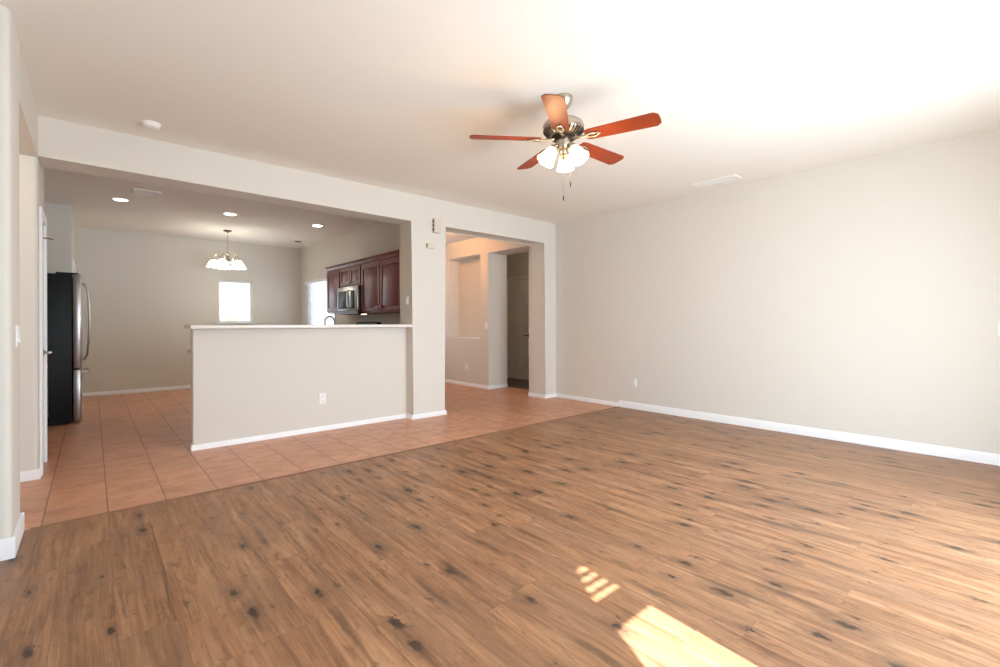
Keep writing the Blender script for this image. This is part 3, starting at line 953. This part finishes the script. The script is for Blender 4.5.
def register(name, label, x, y, wx, wy, nslat, along, m='white'):
    t = thing(name, label, 'air vent', (x, y, ZC))
    f = .025
    MB().box(-wx / 2, -wy / 2, -.016, wx / 2, -wy / 2 + f, 0).box(-wx / 2, wy / 2 - f, -.016, wx / 2, wy / 2, 0).box(-wx / 2, -wy / 2 + f, -.016, -wx / 2 + f, wy / 2 - f, 0).box(wx / 2 - f, -wy / 2 + f, -.016, wx / 2, wy / 2 - f, 0).build('frame', m, t)
    MB().box(-wx / 2 + f, -wy / 2 + f, -.002, wx / 2 - f, wy / 2 - f, 0).build('duct', 'slot', t)
    s = MB()
    for k in range(nslat):
        u = (k + .5) / nslat
        if along == 'y':
            x_ = -wx / 2 + f + u * (wx - 2 * f)
            s.prism([(x_ - .010, -.003), (x_ + .004, -.010), (x_ + .006, -.009), (x_ - .006, -.002)], 'y', -wy / 2 + f, wy / 2 - f)
        else:
            y_ = -wy / 2 + f + u * (wy - 2 * f)
            s.prism([(y_ - .010, -.003), (y_ + .004, -.010), (y_ + .006, -.009), (y_ - .006, -.002)], 'x', -wx / 2 + f, wx / 2 - f)
    s.build('louvers', m, t)
    return t
register('ceiling_vent', 'square white air vent in the kitchen ceiling beside a recessed light', .50, 7.05, .27, .27, 10, 'x')
register('ceiling_vent', 'long white air register in the living room ceiling near the right wall', 5.28, 2.29, .16, .48, 8, 'y')
sv = thing('ceiling_speaker', 'small dark round fitting in the far kitchen ceiling corner above the blinds', 'ceiling fitting', (2.983, 9.26, ZC))
MB().lathe([(0, 0), (.085, 0), (.085, -.008), (.075, -.012), (0, -.012)], n=24).build('rim', 'white', sv)
MB().lathe([(0, -.011), (.066, -.011), (.060, -.016), (0, -.016)], n=24).build('grille', 'slot', sv)
sdt = thing('smoke_detector', 'round white smoke detector on the living room ceiling above the wide kitchen opening', 'smoke detector', (.357, 4.615, ZC))
MB().lathe([(0, 0), (.066, 0), (.066, -.012), (.060, -.014), (0, -.014)], n=32).build('base', 'white', sdt)
MB().lathe([(0, -.014), (.060, -.014), (.058, -.030), (.046, -.040), (.030, -.042), (0, -.042)], n=32).build('cover', 'white', sdt)
tag(MB().lathe([(0, 0), (.028, 0), (.027, -.004), (.012, -.007), (0, -.007)], c=(4.75, 3.02, ZC), n=20).build('blank_disc', 'white'),
    'tiny white disc on the ceiling between the fan and the long register', 'ceiling disc')

# ------------------------------------------------------------------ wall plates
def plate(name, label, cat, loc, rz, kind, w=.072, h=.116, group=None):
    """plate in the xz plane, front towards -y, centred"""
    t = thing(name, label, cat, loc, rz, group)
    MB().box(-w / 2, -.006, -h / 2, w / 2, 0, h / 2, .002).build('cover_plate', 'white', t)
    if kind == 'outlet':
        for q in (-.026, .026):
            MB().box(-.017, -.0085, q - .017, .017, -.005, q + .017, .001).build('socket', 'trim', t)
            MB().box(-.009, -.0092, q - .002, -.006, -.008, q + .009).box(.006, -.0092, q - .002, .009, -.008, q + .009).lathe([(0, 0), (.003, 0), (.003, .001), (0, .001)], c=(0, -.0082, q - .009), mtx=Matrix.Rotation(PI / 2, 3, 'X'), n=8).build('slots', 'slot', t)
    else:
        n = max(1, round(w / .072))
        for i in range(n):
            x = (i - (n - 1) / 2) * .046
            MB().prism([(-.012, -.034), (-.006, -.034), (-.006, .034), (-.008, .034)], 'x', x - .017, x + .017).build('rocker', 'trim', t)
    return t
plate('wall_outlet', 'white electrical outlet low on the front of the half wall under the bar', 'outlet', (1.916, 5.147, .356), 0, 'outlet')
plate('wall_outlet', 'white electrical outlet low on the long right wall', 'outlet', (XR, 3.552, .362), -PI / 2, 'outlet')
plate('wall_outlet', 'white electrical outlet low on the wall beneath the niche', 'outlet', (5.375, 7.05, .357), -PI / 2, 'outlet')
plate('light_switch', 'white light switch on the wall between the niche and the doorway', 'light switch', (5.375, 6.46, 1.14), -PI / 2, 'switch')
plate('light_switch', 'white light switch on the inner side of the column above the bar', 'light switch', (2.97, 5.122, 1.477), -PI / 2, 'switch')
plate('light_switch', 'white light switch at the right edge of the long right wall', 'light switch', (XR, .105, 1.128), -PI / 2, 'switch')
plate('light_switch', 'white double light switch at the left edge on the stub wall', 'light switch', (-.308, 3.635, 1.12), PI / 2, 'switch', .118)

dc = thing('door_chime', 'almond door chime box with side slots high on the column', 'door chime', (3.31, YW, 2.44))
MB().box(-.045, -.055, -.092, .055, 0, .092, .005).build('body', 'almond', dc)
for k in range(3):
    MB().box(-.047, -.042, -.072 + k * .052, -.044, -.012, -.036 + k * .052).build('side_slot', 'slot', dc)
tb = thing('alarm_sensor', 'small almond sensor box on the column below the door chime', 'sensor', (3.235, YW, 2.172))
MB().box(-.062, -.032, -.030, .048, 0, .030, .004).build('body', 'almond', tb)
MB().box(-.0635, -.024, -.020, -.061, -.008, .020).build('side_slot', 'slot', tb)

# ------------------------------------------------------------------ outside the end window: the neighbours' house
nh = thing('neighbour_house', 'pale house with tiled roof seen overexposed through the small end window', 'house', (.6, 30, -.04))
MB().box(0, 0, 0, 5.2, 6, 1.5).build('wall', 'stucco', nh)
MB().prism([(-.4, 1.45), (5.6, 1.45), (4.6, 1.95), (.6, 1.95)], 'y', -.4, 6.4).build('roof', 'rooftile', nh)
